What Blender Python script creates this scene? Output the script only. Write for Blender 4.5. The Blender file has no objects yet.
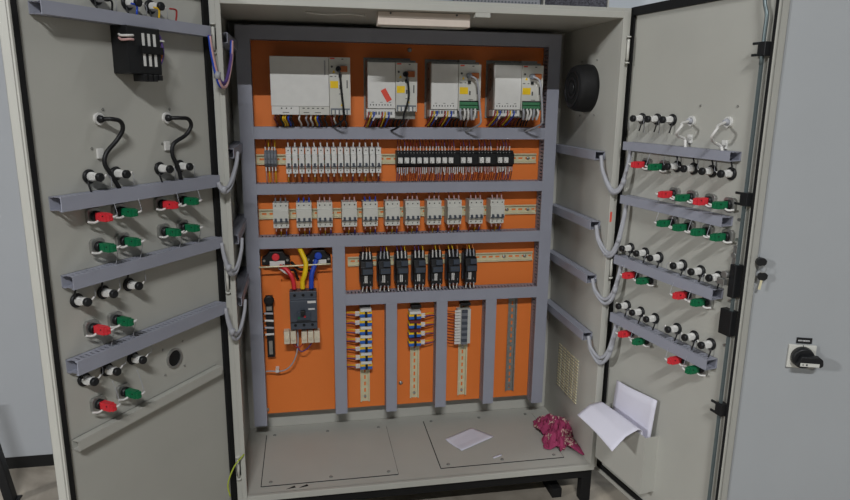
import bpy, math, random
from mathutils import Vector, Matrix
random.seed(7)
C = bpy.context.scene.collection
S = bpy.context.scene
rnd = random.uniform

# ------------------------------------------------------------------ materials
def srgb(h):
    h = h.lstrip('#'); v = [int(h[i:i+2], 16)/255 for i in (0, 2, 4)]
    return tuple((c/12.92 if c <= .04045 else ((c+.055)/1.055)**2.4) for c in v)
def mat(name, col, rough=.5, metal=0., noise=.06, scale=40., bump=0., emit=0., spec=.4, alpha=1., bscale=None):
    m = bpy.data.materials.new(name); m.use_nodes = True
    nt = m.node_tree; b = nt.nodes['Principled BSDF']
    c = srgb(col) if isinstance(col, str) else col
    tc = nt.nodes.new('ShaderNodeTexCoord')
    n = nt.nodes.new('ShaderNodeTexNoise'); n.inputs['Scale'].default_value = scale; n.inputs['Detail'].default_value = 4
    nt.links.new(tc.outputs['Object'], n.inputs['Vector'])
    r = nt.nodes.new('ShaderNodeValToRGB')
    r.color_ramp.elements[0].position = .3; r.color_ramp.elements[1].position = .7
    r.color_ramp.elements[0].color = (*[max(0, x*(1-noise)) for x in c], 1)
    r.color_ramp.elements[1].color = (*[min(1, x*(1+noise)) for x in c], 1)
    nt.links.new(n.outputs['Fac'], r.inputs['Fac']); nt.links.new(r.outputs['Color'], b.inputs['Base Color'])
    b.inputs['Roughness'].default_value = rough; b.inputs['Metallic'].default_value = metal
    b.inputs['Specular IOR Level'].default_value = spec
    if bump:
        n2 = nt.nodes.new('ShaderNodeTexNoise'); n2.inputs['Scale'].default_value = bscale or scale*4
        nt.links.new(tc.outputs['Object'], n2.inputs['Vector'])
        bp = nt.nodes.new('ShaderNodeBump'); bp.inputs['Strength'].default_value = bump; bp.inputs['Distance'].default_value = .001
        nt.links.new(n2.outputs['Fac'], bp.inputs['Height']); nt.links.new(bp.outputs['Normal'], b.inputs['Normal'])
    if emit:
        b.inputs['Emission Color'].default_value = (*c, 1); b.inputs['Emission Strength'].default_value = emit
    if alpha < 1:
        b.inputs['Alpha'].default_value = alpha
    return m
M = {}
M['shell'] = mat('powder_coat_beige', '#b4b3ab', .45, noise=.03, scale=6, bump=.15, bscale=900)
M['orange'] = mat('orange_powder_coat', '#e67c36', .5, noise=.03, scale=5, bump=.1, bscale=700)
M['duct'] = mat('grey_trunking_plastic', '#9698a4', .5, noise=.03, scale=12)
M['ductw'] = mat('pale_grey_plastic', '#b3b3ac', .5, noise=.03, scale=12)
M['gasket'] = mat('black_rubber', '#0c0c0d', .8, noise=.2)
M['black'] = mat('black_plastic', '#17181a', .45, noise=.15)
M['matblack'] = mat('matt_black_paint', '#0a0a0b', .7, noise=.2)
M['charcoal'] = mat('charcoal_plastic', '#474d57', .45, noise=.05)
M['dkgrey'] = mat('dark_grey_plastic', '#3c4450', .5)
M['termgrey'] = mat('grey_terminal_plastic', '#70757c', .5)
M['white'] = mat('white_plastic', '#d9d8d4', .4, noise=.03)
M['offwhite'] = mat('off_white_plastic', '#cbcac2', .4, noise=.03)
M['cream'] = mat('cream_ceramic', '#d8cdb6', .5)
M['zinc'] = mat('zinc_plated_steel', '#d8d0ae', .4, metal=.2, noise=.08, scale=30)
M['steel'] = mat('brushed_steel', '#a9a9a6', .35, metal=.8, noise=.1, scale=60)
M['galv'] = mat('galvanised_steel', '#8d8d88', .5, metal=.4, noise=.15, scale=90)
M['rod'] = mat('lock_rod_steel', '#6e7a7c', .4, metal=.5)
M['red'] = mat('red_plastic', '#d8323c', .4); M['green'] = mat('green_plastic', '#0a6b43', .4)
M['wred'] = mat('red_wire', '#a0302c', .5); M['wdark'] = mat('dark_red_wire', '#6b2c2c', .5)
M['wyel'] = mat('yellow_wire', '#e0b61e', .5); M['wblue'] = mat('blue_wire', '#2448b4', .5)
M['wpur'] = mat('purple_wire', '#55407c', .5); M['wwhite'] = mat('white_wire', '#d8d6d2', .5)
M['wpink'] = mat('pink_grey_wire', '#c49d9a', .5); M['wor'] = mat('orange_wire', '#c9783a', .5)
M['wblack'] = mat('black_cable', '#141416', .5); M['wgrey'] = mat('grey_cable', '#a5a6ac', .5)
M['wgy'] = mat('green_yellow_wire', '#a9b63a', .5)
M['wbrown'] = mat('brown_plug', '#a45c2e', .5)
M['yellow'] = mat('yellow_label', '#f0c818', .5); M['blue'] = mat('blue_terminal', '#2a62b8', .5)
M['redtape'] = mat('red_tape', '#e0503f', .6)
M['grn2'] = mat('green_terminal_strip', '#3f7a55', .5)
M['paper'] = mat('white_paper', '#dcdae6', .7, noise=.02, scale=8)
M['lacquer'] = mat('blue_grey_powder_coat', '#a0a3a5', .5, noise=.02, scale=5, bump=.2, bscale=700)
M['wallm'] = mat('white_wall_paint', '#dfe6ec', .7, noise=.02, scale=3)
M['locker'] = mat('white_locker_paint', '#a3a6aa', .5, noise=.02, scale=3)
M['plinth'] = mat('black_plinth_paint', '#0b0b0c', .6)
M['walldark'] = mat('room_wall_paint_grey', '#505458', .8, noise=.02, scale=3)
M['ceil'] = mat('ceiling_paint', '#7c7c7a', .8, noise=.02, scale=3)
M['tube'] = mat('lamp_tube', '#ffffff', .5, noise=0, emit=2.0)
M['lampbar'] = mat('lamp_bar_paint', '#cfc2b6', .5, noise=.03)
M['fabric'] = mat('dark_speckled_fabric', '#55555c', .9, noise=.6, scale=120)
M['mark'] = mat('printed_marks', '#4a4a4a', .6); M['lite'] = mat('light_print', '#c8c8c8', .6)

def concrete():
    m = bpy.data.materials.new('worn_concrete'); m.use_nodes = True; nt = m.node_tree; b = nt.nodes['Principled BSDF']
    tc = nt.nodes.new('ShaderNodeTexCoord'); n = nt.nodes.new('ShaderNodeTexNoise'); n.inputs['Scale'].default_value = 5; n.inputs['Detail'].default_value = 9
    n.inputs['Distortion'].default_value = 1.2
    r = nt.nodes.new('ShaderNodeValToRGB'); e = r.color_ramp.elements
    e[0].position = .3; e[0].color = (*srgb('#7f776c'), 1); e[1].position = .72; e[1].color = (*srgb('#b5aa98'), 1)
    x = r.color_ramp.elements.new(.5); x.color = (*srgb('#978f83'), 1)
    nt.links.new(tc.outputs['Object'], n.inputs['Vector']); nt.links.new(n.outputs['Fac'], r.inputs['Fac']); nt.links.new(r.outputs['Color'], b.inputs['Base Color'])
    b.inputs['Roughness'].default_value = .6
    return m
M['floor'] = concrete()
def clothmat():
    m = bpy.data.materials.new('magenta_lace_cloth'); m.use_nodes = True; nt = m.node_tree; b = nt.nodes['Principled BSDF']
    tc = nt.nodes.new('ShaderNodeTexCoord')
    v = nt.nodes.new('ShaderNodeTexVoronoi'); v.inputs['Scale'].default_value = 110
    n = nt.nodes.new('ShaderNodeTexNoise'); n.inputs['Scale'].default_value = 14
    for k in (v, n): nt.links.new(tc.outputs['Object'], k.inputs['Vector'])
    a = nt.nodes.new('ShaderNodeMath'); a.operation = 'LESS_THAN'; a.inputs[1].default_value = .5; nt.links.new(v.outputs['Distance'], a.inputs[0])
    g = nt.nodes.new('ShaderNodeMath'); g.operation = 'GREATER_THAN'; g.inputs[1].default_value = .52; nt.links.new(n.outputs['Fac'], g.inputs[0])
    mu = nt.nodes.new('ShaderNodeMath'); mu.operation = 'MULTIPLY'; nt.links.new(a.outputs[0], mu.inputs[0]); nt.links.new(g.outputs[0], mu.inputs[1])
    mx = nt.nodes.new('ShaderNodeMix'); mx.data_type = 'RGBA'; mx.inputs['A'].default_value = (*srgb('#a33c64'), 1); mx.inputs['B'].default_value = (*srgb('#d9bcae'), 1)
    nt.links.new(mu.outputs[0], mx.inputs['Factor']); nt.links.new(mx.outputs['Result'], b.inputs['Base Color'])
    b.inputs['Roughness'].default_value = .9
    return m
M['cloth'] = clothmat()

# ------------------------------------------------------------------ mesh helpers
class MB:
    def __init__(s): s.v = []; s.f = []; s.sm = []
    def box(s, x0, x1, y0, y1, z0, z1):
        b = len(s.v)
        if x0 > x1: x0, x1 = x1, x0
        if y0 > y1: y0, y1 = y1, y0
        if z0 > z1: z0, z1 = z1, z0
        s.v += [(x, y, z) for z in (z0, z1) for y in (y0, y1) for x in (x0, x1)]
        for q in ((0, 2, 3, 1), (4, 5, 7, 6), (0, 1, 5, 4), (2, 6, 7, 3), (0, 4, 6, 2), (1, 3, 7, 5)):
            s.f.append(tuple(b+i for i in q)); s.sm.append(False)
        return s
    def hexa(s, p):   # 8 points, ordered like box
        b = len(s.v); s.v += [tuple(q) for q in p]
        for q in ((0, 2, 3, 1), (4, 5, 7, 6), (0, 1, 5, 4), (2, 6, 7, 3), (0, 4, 6, 2), (1, 3, 7, 5)):
            s.f.append(tuple(b+i for i in q)); s.sm.append(False)
        return s
    def prism(s, pts, a, b, ax='x'):   # polygon extruded along an axis
        n = len(pts); k = len(s.v)
        for t in (a, b):
            for (p, q) in pts:
                s.v.append({'x': (t, p, q), 'y': (p, t, q), 'z': (p, q, t)}[ax])
        s.f.append(tuple(k+i for i in range(n))[::-1]); s.sm.append(False)
        s.f.append(tuple(k+n+i for i in range(n))); s.sm.append(False)
        for i in range(n):
            j = (i+1) % n; s.f.append((k+i, k+j, k+n+j, k+n+i)); s.sm.append(False)
        return s
    def lathe(s, base, axis, prof, n=20):   # prof: (dist along axis, radius); closed with caps
        base = Vector(base); w = Vector(axis).normalized(); u = w.orthogonal().normalized(); v = w.cross(u)
        k = len(s.v)
        for (h, r) in prof:
            for i in range(n):
                a = 2*math.pi*i/n; s.v.append(tuple(base+w*h+(u*math.cos(a)+v*math.sin(a))*r))
        for j in range(len(prof)-1):
            for i in range(n):
                i2 = (i+1) % n
                s.f.append((k+j*n+i, k+j*n+i2, k+(j+1)*n+i2, k+(j+1)*n+i)); s.sm.append(n > 8)
        s.f.append(tuple(k+i for i in range(n))[::-1]); s.sm.append(False)
        e = k+(len(prof)-1)*n; s.f.append(tuple(e+i for i in range(n))); s.sm.append(False)
        return s
    def cyl(s, p0, p1, r, n=16, r1=None):
        d = Vector(p1)-Vector(p0); return s.lathe(p0, d, [(0, r), (d.length, r if r1 is None else r1)], n)
    def ring(s, base, axis, r0, r1, h, n=24):
        base = Vector(base); w = Vector(axis).normalized(); u = w.orthogonal().normalized(); v = w.cross(u); k = len(s.v)
        for (hh, r) in ((0, r0), (h, r0), (h, r1), (0, r1)):
            for i in range(n):
                a = 2*math.pi*i/n; s.v.append(tuple(base+w*hh+(u*math.cos(a)+v*math.sin(a))*r))
        for j in range(4):
            for i in range(n):
                i2 = (i+1) % n; j2 = (j+1) % 4
                s.f.append((k+j*n+i, k+j*n+i2, k+j2*n+i2, k+j2*n+i)); s.sm.append(False)
        return s
    def tube(s, pts, r, n=8, sub=5):
        P = [Vector(p) for p in pts]
        if len(P) > 2:
            Q = []; E = [P[0]*2-P[1]]+P+[P[-1]*2-P[-2]]
            for i in range(1, len(E)-2):
                for t in range(sub):
                    t /= sub; a, b, c, d = E[i-1:i+3]
                    Q.append(.5*((2*b)+(-a+c)*t+(2*a-5*b+4*c-d)*t*t+(-a+3*b-3*c+d)*t**3))
            Q.append(P[-1]); P = Q
        k = len(s.v); u = None
        for i, p in enumerate(P):
            t = (P[min(i+1, len(P)-1)]-P[max(i-1, 0)]).normalized()
            if u is None: u = t.orthogonal().normalized()
            else:
                u = (u-t*u.dot(t)); u = u.normalized() if u.length > 1e-6 else t.orthogonal().normalized()
            v = t.cross(u)
            for j in range(n):
                a = 2*math.pi*j/n; s.v.append(tuple(p+(u*math.cos(a)+v*math.sin(a))*r))
        for i in range(len(P)-1):
            for j in range(n):
                j2 = (j+1) % n; s.f.append((k+i*n+j, k+i*n+j2, k+(i+1)*n+j2, k+(i+1)*n+j)); s.sm.append(True)
        s.f.append(tuple(k+j for j in range(n))[::-1]); s.sm.append(False)
        e = k+(len(P)-1)*n; s.f.append(tuple(e+j for j in range(n))); s.sm.append(False)
        return s
    def build(s, name, m, parent=None, bevel=0., solid=0.):
        me = bpy.data.meshes.new(name); me.from_pydata(s.v, [], s.f); me.polygons.foreach_set('use_smooth', s.sm)
        me.update(); me.materials.append(M[m] if isinstance(m, str) else m)
        o = bpy.data.objects.new(name, me); C.objects.link(o)
        if parent is not None: o.parent = parent
        if solid:
            d = o.modifiers.new('solid', 'SOLIDIFY'); d.thickness = solid; d.offset = 0
        if bevel:
            d = o.modifiers.new('bevel', 'BEVEL'); d.width = bevel; d.segments = 2; d.limit_method = 'ANGLE'
        return o
def tag(o, label=None, cat=None, group=None, kind=None):
    if label: o['label'] = label
    if cat: o['category'] = cat
    if group: o['group'] = group
    if kind: o['kind'] = kind
    return o
def thing(name, loc, label, cat, group=None, rz=0., ry=0.):
    o = bpy.data.objects.new(name, None); C.objects.link(o); o.empty_display_size = .02
    o.location = loc; o.rotation_euler = (0, ry, rz)
    return tag(o, label, cat, group)
def struct(o): o['kind'] = 'structure'; return o
ORD = ['first', 'second', 'third', 'fourth', 'fifth', 'sixth', 'seventh', 'eighth', 'ninth', 'tenth', 'eleventh', 'twelfth', 'thirteenth', 'fourteenth', 'fifteenth', 'sixteenth', 'seventeenth', 'eighteenth', 'last']

# ------------------------------------------------------------------ dimensions
W, H, D = 1.14, 1.454, .436      # opening width, height, inner depth
FZ = -.15                        # room floor level
PY = .380                        # front of the orange mounting plate
FY = .326                        # front of the trunking covers

# ------------------------------------------------------------------ room
struct(MB().box(-5.2, 3.6, -6.2, 2.3, FZ-.05, FZ).build('floor', 'floor'))
struct(MB().box(-5.2, 3.6, -6.2, 2.3, 4.9, 4.95).build('ceiling', 'ceil'))
struct(MB().box(-5.25, 3.65, 2.3, 2.35, FZ, 4.9).build('wall_back', 'wallm'))
struct(MB().box(-5.25, -5.2, -6.2, 2.3, FZ, 4.9).build('wall_left', 'walldark'))
struct(MB().box(3.6, 3.65, -6.2, 2.3, FZ, 4.9).build('wall_right', 'walldark'))
struct(MB().box(-5.25, 3.65, -6.25, -6.2, FZ, 4.9).build('wall_front', 'walldark'))

# ------------------------------------------------------------------ the open cabinet
cab = thing('electrical_cabinet', (W/2, .2, FZ), 'beige steel electrical cabinet standing with both doors wide open, orange plate inside', 'cabinet')
cab_off = Vector((-W/2, -.2, -FZ))
def cpart(o, parent=cab, off=True):
    o.parent = parent
    if off and parent is cab: o.location = cab_off
    return o
b = MB()
b.box(-.03, -.0275, .002, D+.004, -.02, H+.03); b.box(W, W+.03, .002, D+.004, -.02, H+.03)       # side walls
b.box(-.0275, W, .002, D+.004, H, H+.03)                                                          # roof
b.box(-.0275, W, D, D+.004, 0, H)                                                                  # back
b.box(-.0275, W, .002, D, -.02, -.002)                                                             # bottom
# front flange: raised inner rim
b.box(-.03, -.014, -.004, .002, -.02, H+.03); b.box(-.014, 0, -.012, .002, -.02, H+.018); b.box(W, W+.014, -.012, .002, -.02, H+.018)
b.box(0, W, -.012, .002, H, H+.018); b.box(0, W, -.012, .002, -.02, 0)
cpart(b.build('body', 'shell', bevel=.0015))
cpart(MB().box(-.0275, W, -.001, D, -.002, 0).build('bottom_plate', 'shell'))
for i, (x0, x1, y0, y1) in enumerate(((.04, .482, .038, .37), (.63, 1.068, .05, .384))):
    g = cpart(MB().box(x0, x1, y0, y1, 0, .0016).build('gland_plate', 'shell'))
    g2 = MB()
    g2.box(x0-.0025, x0, y0-.0025, y1, 0, .0012); g2.box(x0, x1, y0-.003, y0, 0, .0012); g2.box(x1, x1+.0012, y0, y1, 0, .0012)
    o = g2.build('gap_line', 'gasket', g)
    for bx in (x0+.028, (x0+x1)/2, x1-.03):
        for by in (y0+.018, y1-.006):
            q = MB(); q.lathe((bx, by, .0016), (0, 0, 1), [(0, .006), (.002, .006), (.003, .0045)], 14); q.box(bx-.0012, bx+.0012, by-.0045, by+.0045, .0046, .005)
            q.build('bolt', 'galv', g)
# mounting plate
mp = cpart(MB().box(.0035, 1.087, PY, PY+.002, .083, 1.44).build('mounting_plate', 'orange'))
for (x, z) in ((.566, 1.378), (.539, .171), (.045, .1)):
    MB().lathe((x, PY, z), (0, -1, 0), [(0, .0075), (.003, .0075), (.005, .004)], 12).build('bolt', 'steel', mp)
for x in (.02, 1.07):
    for z in (.12, 1.40): MB().cyl((x, PY+.002, z), (x, D, z), .006, 10).build('stud', 'steel', mp)
MB().box(1.078, 1.10, .36, .38, .087, .097).build('corner_clip', 'offwhite', mp)
# louvred vent on the right inner wall
b = MB()
for i in range(15):
    z = .155+i*.0115
    for j in range(5):
        y = .135+j*.038
        b.prism([(y, z), (y+.030, z), (y+.028, z+.003), (y+.002, z+.003)], W-.0035, W+.0005, 'x')
cpart(b.build('vent_louvres', 'zinc'))
# base frame
b = MB()
for x in (-.02, W-.02): b.box(x, x+.035, .005, .04, FZ, -.058); b.box(x, x+.035, D-.04, D-.005, FZ, -.058)
b.box(-.02, W+.015, .005, .04, -.058, -.021); b.box(-.02, W+.015, D-.04, D-.005, -.058, -.021)
b.box(-.02, .015, .04, D-.04, -.058, -.021); b.box(W-.02, W+.015, .04, D-.04, -.058, -.021)
b.box(1.03, 1.065, .04, D-.04, FZ, FZ+.035); b.box(.015, 1.12, D-.04, D-.005, FZ, FZ+.035)
cpart(b.build('base_frame', 'matblack', bevel=.002))
# lamp batten bracket / tab under the lip
b = MB(); b.box(.692, .735, -.0115, .02, H-.012, H); cpart(b.build('lip_tab', 'shell'))

def door(u0, u1, gfree, ghinge, sgn, az, hinge):
    """local frame: x along the door (sgn*u), y out of the inside face, z up"""
    e = bpy.data.objects.new('door', None); C.objects.link(e); e.empty_display_size = .03
    e.parent = cab; e.location = Vector(hinge)+Vector((0, 0, 0))+cab_off; e.rotation_euler = (0, 0, az)
    X = lambda u: u*sgn
    z0, z1 = -.04, 1.49
    b = MB()
    b.box(X(u0), X(u1), -.0035, 0, z0, z1)
    t = .03 if sgn > 0 else .024
    b.box(X(u0), X(u0)+sgn*.004, -t, 0, z0, z1); b.box(X(u1)-sgn*.004, X(u1), -t, 0, z0, z1)
    b.box(X(u0), X(u1), -t, 0, z0, z0+.004); b.box(X(u0), X(u1), -t, 0, z1-.004, z1)
    b.box(X(u0), X(u1), -t, -t+.003, z0, z1)
    b.box(X(u1)-sgn*.005, X(u1), 0, .006, z0, z1); b.box(X(u0), X(u1), 0, .010, z0, z0+.014)
    b.build('door_panel', 'shell', e, bevel=.001)
    g = MB()
    g.box(X(ghinge[0]), X(ghinge[1]), 0, .007, z0+.0145, z1-.002)  # hinge gasket, widened so its black also paints the shade of the gap
    g.box(X(gfree[0]), X(gfree[1]), 0, .007, z0+.0145, z1-.002)
    g.box(X(ghinge[1]), X(gfree[0]), 0, .007, z0+.0145, z0+.029)
    g.box(X(ghinge[1]), X(gfree[0]), 0, .009, z1-.026, z1-.002)
    g.build('gasket', 'gasket', e)
    return e
azL = math.atan2(-.83147, -.55557); azR = math.atan2(.98556, -.16935)
hL = Vector((-.04, 0, 0)); hR = Vector((1.19, 0, 0))
dL = door(-.009, .547, (.530, .542), (-.006, .015), 1, azL, hL)
dR = door(-.026, .511, (.500, .508), (-.024, -.008), -1, azR, hR)
tag(dL, 'left door leaf'); tag(dR, 'right door leaf')
uL = Vector((-.55557, -.83147, 0)); nL = Vector((.83147, -.55557, 0))
uR = Vector((.16935, -.98556, 0)); nR = Vector((-.98556, -.16935, 0))
def PL(u, n, z): return hL+uL*u+nL*n+Vector((0, 0, z))
def PR(u, n, z): return hR+uR*u+nR*n+Vector((0, 0, z))
# hinges on both frame sides
for x0 in (-.0225, W+.0225):
    for z in (1.365, .70, .10):
        q = MB(); q.cyl((x0, -.008, z-.030), (x0, -.008, z+.030), .0045, 12)
        q.box(x0-.007, x0+.007, -.004, .002, z-.028, z+.028)
        for dz in (-.039, .035): q.cyl((x0, -.008, z+dz), (x0, -.008, z+dz+.004), .0072, 12)
        cpart(q.build('hinge', 'offwhite'))
# round cut-out on the left door with ring
q = MB().ring((.201, 0, .534), (0, 1, 0), .0215, .027, .004); ho = q.build('cutout_ring', 'steel', dL)
MB().lathe((.201, -.001, .534), (0, 1, 0), [(0, .0215), (.002, .0215), (.0021, .018)], 24).build('cutout', 'matblack', dL)
for (du, dz) in ((-.035, .035), (.035, .035), (-.035, -.035), (.035, -.035)):
    MB().lathe((.201+du, 0, .534+dz), (0, 1, 0), [(0, .003), (.002, .003)], 8).build('screw', 'steel', dL)
for (u, z) in ((.352, 1.183), (.152, 1.183), (.39, 1.098), (.185, 1.098)):
    MB().lathe((u, 0, z), (0, 1, 0), [(0, .0032), (.002, .0032)], 8).build('screw', 'galv', dL)
for (u, z) in ((.292, 1.205), (.418, 1.205)):
    MB().lathe((-u, 0, z), (0, 1, 0), [(0, .0032), (.002, .0032)], 8).build('screw', 'galv', dR)
# lock rod, guides and lock on the right door
MB().tube([(-.474, .016, 1.488), (-.477, .016, 1.44), (-.487, .016, 1.41), (-.487, .016, 1.37), (-.487, .016, 1.30)], .0045, 8).box(-.483, -.491, .012, .017, -.03, 1.32).build('lock_rod', 'rod', dR)
for z in (1.335, .985, .432):
    q = MB(); q.box(-.479, -.501, 0, .024, z-.016, z+.016); q.box(-.462, -.479, .018, .023, z+.010, z+.016); q.box(-.462, -.479, .018, .023, z-.016, z-.010)
    q.build('rod_guide', 'black', dR, bevel=.001)
MB().box(-.474, -.494, 0, .024, .735, .82).build('lock_body', 'black', dR, bevel=.002)
MB().box(-.455, -.494, 0, .020, .632, .700).build('lock_cover', 'black', dR, bevel=.002)
q = MB(); q.box(-.466, -.478, .004, .012, .745, .865); q.cyl((-.464, .010, .79), (-.464, .030, .79), .010, 14); q.box(-.450, -.474, .026, .038, .765, .78); q.cyl((-.470, .0, .84), (-.470, .014, .84), .008, 12)
q.build('lock_cam', 'steel', dR, bevel=.001)
for z in (.88, .93, .72, .60):
    MB().lathe((-.468, 0, z), (0, 1, 0), [(0, .004), (.008, .004)], 10).build('rod_screw', 'steel', dR)
# document pocket on the right door
q = MB(); a, c_ = -.025, -.256
q.box(a, c_, .048, .05, .045, .234); q.box(c_, c_-.002, 0, .05, .045, .232); q.box(a, a+.002, 0, .05, .045, .232); q.box(a, c_, 0, .05, .043, .045)
q.build('document_pocket', 'shell', dR)

def on_door(side, name, u, n, z, label, cat, group=None):
    if side == 'L': return thing(name, PL(u, n, z), label, cat, group, rz=azL)
    return thing(name, PR(u, n, z), label, cat, group, rz=azR)

# ------------------------------------------------------------------ slotted trunking
def trunking(t, L, w, d, s, mname='duct', lid=True, slots=True):
    """local x = length 0..L, z = width 0..w, y = s*depth (0 back)"""
    b = MB()
    b.box(0, L, 0, s*.0018, 0, w)
    for z0, z1 in ((0, .0015), (w-.0015, w)):
        b.box(0, L, 0, s*d*.3, z0, z1)
        if slots:
            n = int(L/.0125); p = L/n
            for i in range(n): b.box(i*p, i*p+p*.62, s*d*.3, s*(d-.003), z0, z1)
            b.box(0, L, s*(d-.006), s*(d-.0025), z0, z1)
        else: b.box(0, L, s*d*.3, s*(d-.0025), z0, z1)
    b.build('trunking_body', mname, t)
    if lid:
        c = MB(); c.box(0, L, s*(d-.002), s*d, -.0008, w+.0008); c.box(0, L, s*(d-.008), s*(d-.002), -.0008, 0); c.box(0, L, s*(d-.008), s*(d-.002), w, w+.0008)
        c.build('trunking_cover', mname, t)
G = 'grey slotted trunking on the orange plate'
dep = PY-FY
def tr_h(x0, x1, z0, z1, label):
    t = thing('wiring_trunking', (x0, PY-.0002, z0), label, 'trunking', G); trunking(t, x1-x0, z1-z0, dep, -1)
def tr_v(x0, x1, z0, z1, label):   # local x -> world z
    t = thing('wiring_trunking', (x1, PY-.0002, z0), label, 'trunking', G, ry=-math.pi/2); trunking(t, z1-z0, x1-x0, dep, -1)
tr_v(.003, .0455, .062, 1.437, 'tall grey vertical trunking along the left edge of the orange plate')
tr_v(1.0425, 1.085, .074, 1.437, 'tall grey vertical trunking along the right edge of the orange plate')
tr_h(.0465, 1.0415, 1.396, 1.437, 'grey horizontal trunking across the top above the white drives')
tr_h(.0465, 1.0415, 1.084, 1.122, 'grey horizontal trunking just below the four white drives')
tr_h(.0465, 1.0415, .901, .935, 'grey horizontal trunking below the single-pole breakers and relays')
tr_h(.0465, 1.0415, .716, .754, 'grey horizontal trunking below the row of three-pole breakers')
tr_h(.3345, 1.0415, .503, .543, 'grey horizontal trunking below the black contactors')
tr_v(.2925, .3335, .088, .715, 'grey vertical trunking right of the main moulded breaker')
tr_v(.478, .5165, .083, .502, 'short grey vertical trunking between the first and second terminal rails')
tr_v(.663, .702, .086, .502, 'short grey vertical trunking between the second and third terminal rails')
tr_v(.848, .887, .086, .502, 'short grey vertical trunking left of the empty vertical rail')
# door trunking
GD = 'grey trunking strips on the door insides'
for side, rows in (('L', ((1.367, 1.392, 'top', .026, .502), (.976, 1.0055, 'second', .024, .507), (.806, .834, 'third', .028, .500), (.614, .645, 'fourth', .029, .512))),
                   ('R', ((1.073, 1.096, 'top', .027, .446), (.910, .934, 'second', .033, .444), (.717, .744, 'third', .025, .440), (.526, .554, 'lowest', .028, .447)))):
    for z0, z1, nm, u0, u1 in rows:
        t = on_door(side, 'wiring_trunking', u0 if side == 'L' else u1, .0003, z0, '%s grey trunking strip on the inside of the %s door' % (nm, 'left' if side == 'L' else 'right'), 'trunking', GD)
        trunking(t, u1-u0, z1-z0, .037, 1)
t = on_door('L', 'support_channel', .045, .0003, .432, 'plain beige channel rail, lowest bar on the left door', 'rail')
trunking(t, .475, .023, .022, 1, 'shell', True, False)
# inner side wall trunking stubs
for side, zs in (('L', ((1.36, 'top'), (1.045, 'second'), (.795, 'third'), (.605, 'lowest'))), ('R', ((1.035, 'top'), (.812, 'second'), (.633, 'third'), (.434, 'lowest')))):
    for z, nm in zs:
        lab = '%s grey trunking stub on the %s inner side wall' % (nm, 'left' if side == 'L' else 'right')
        w = .026
        if side == 'L':
            t = thing('wiring_trunking', (-.0270, .45-.02, z), lab, 'trunking', 'trunking stubs on the inner side walls', rz=-math.pi/2); trunking(t, .385, w, .036, 1)
        else:
            t = thing('wiring_trunking', (W-.0005, .045, z), lab, 'trunking', 'trunking stubs on the inner side walls', rz=math.pi/2); trunking(t, .385, w, .034, 1)

# ------------------------------------------------------------------ mounting rails
def rail(L):
    b = MB(); h = .0175
    for s in (-1, 1):
        b.box(0, L, -.0075, -.0065, s*.0125, s*h); b.box(0, L, -.0075, 0, s*.0120, s*.0130); b.box(0, L, -.001, 0, s*.0032, s*.0125)
    n = max(1, int(L/.025)); p = L/n
    for i in range(n): b.box(i*p, i*p+p*.4, -.001, 0, -.0032, .0032)
    b.box(L-.004, L, -.001, 0, -.0032, .0032)
    return b
GR = 'slotted metal mounting rails'
for x0, x1, z, lab in ((.047, 1.032, 1.013, 'horizontal slotted rail carrying single-pole breakers and relays'), (.047, 1.040, .8265, 'horizontal slotted rail carrying the three-pole breakers'), (.347, 1.036, .650, 'horizontal slotted rail carrying the black contactors')):
    t = thing('mounting_rail', (x0, PY-.0002, z), lab, 'rail', GR); rail(x1-x0).build('rail_strip', 'zinc', t)
    for x in (x1-x0-.03, x1-x0-.11): MB().lathe((x, -.001, 0), (0, -1, 0), [(0, .006), (.003, .006), (.0045, .003)], 12).build('rail_bolt', 'steel', t)
for x, z0, z1, lab in ((.404, .107, .497, 'vertical rail with seven yellow and blue terminals'), (.591, .108, .5, 'vertical rail with four yellow and blue terminals'), (.776, .106, .5, 'vertical rail with the grey terminal stack'), (.967, .109, .5, 'empty vertical slotted rail at far right')):
    t = thing('mounting_rail', (x, PY-.0002, z0), lab, 'rail', GR, ry=-math.pi/2); rail(z1-z0).build('rail_strip', 'galv' if x > .9 else 'zinc', t)
    for q in (.02, (z1-z0)*.5): MB().lathe((q, -.001, 0), (0, -1, 0), [(0, .005), (.003, .005)], 12).build('rail_bolt', 'steel', t)

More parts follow.
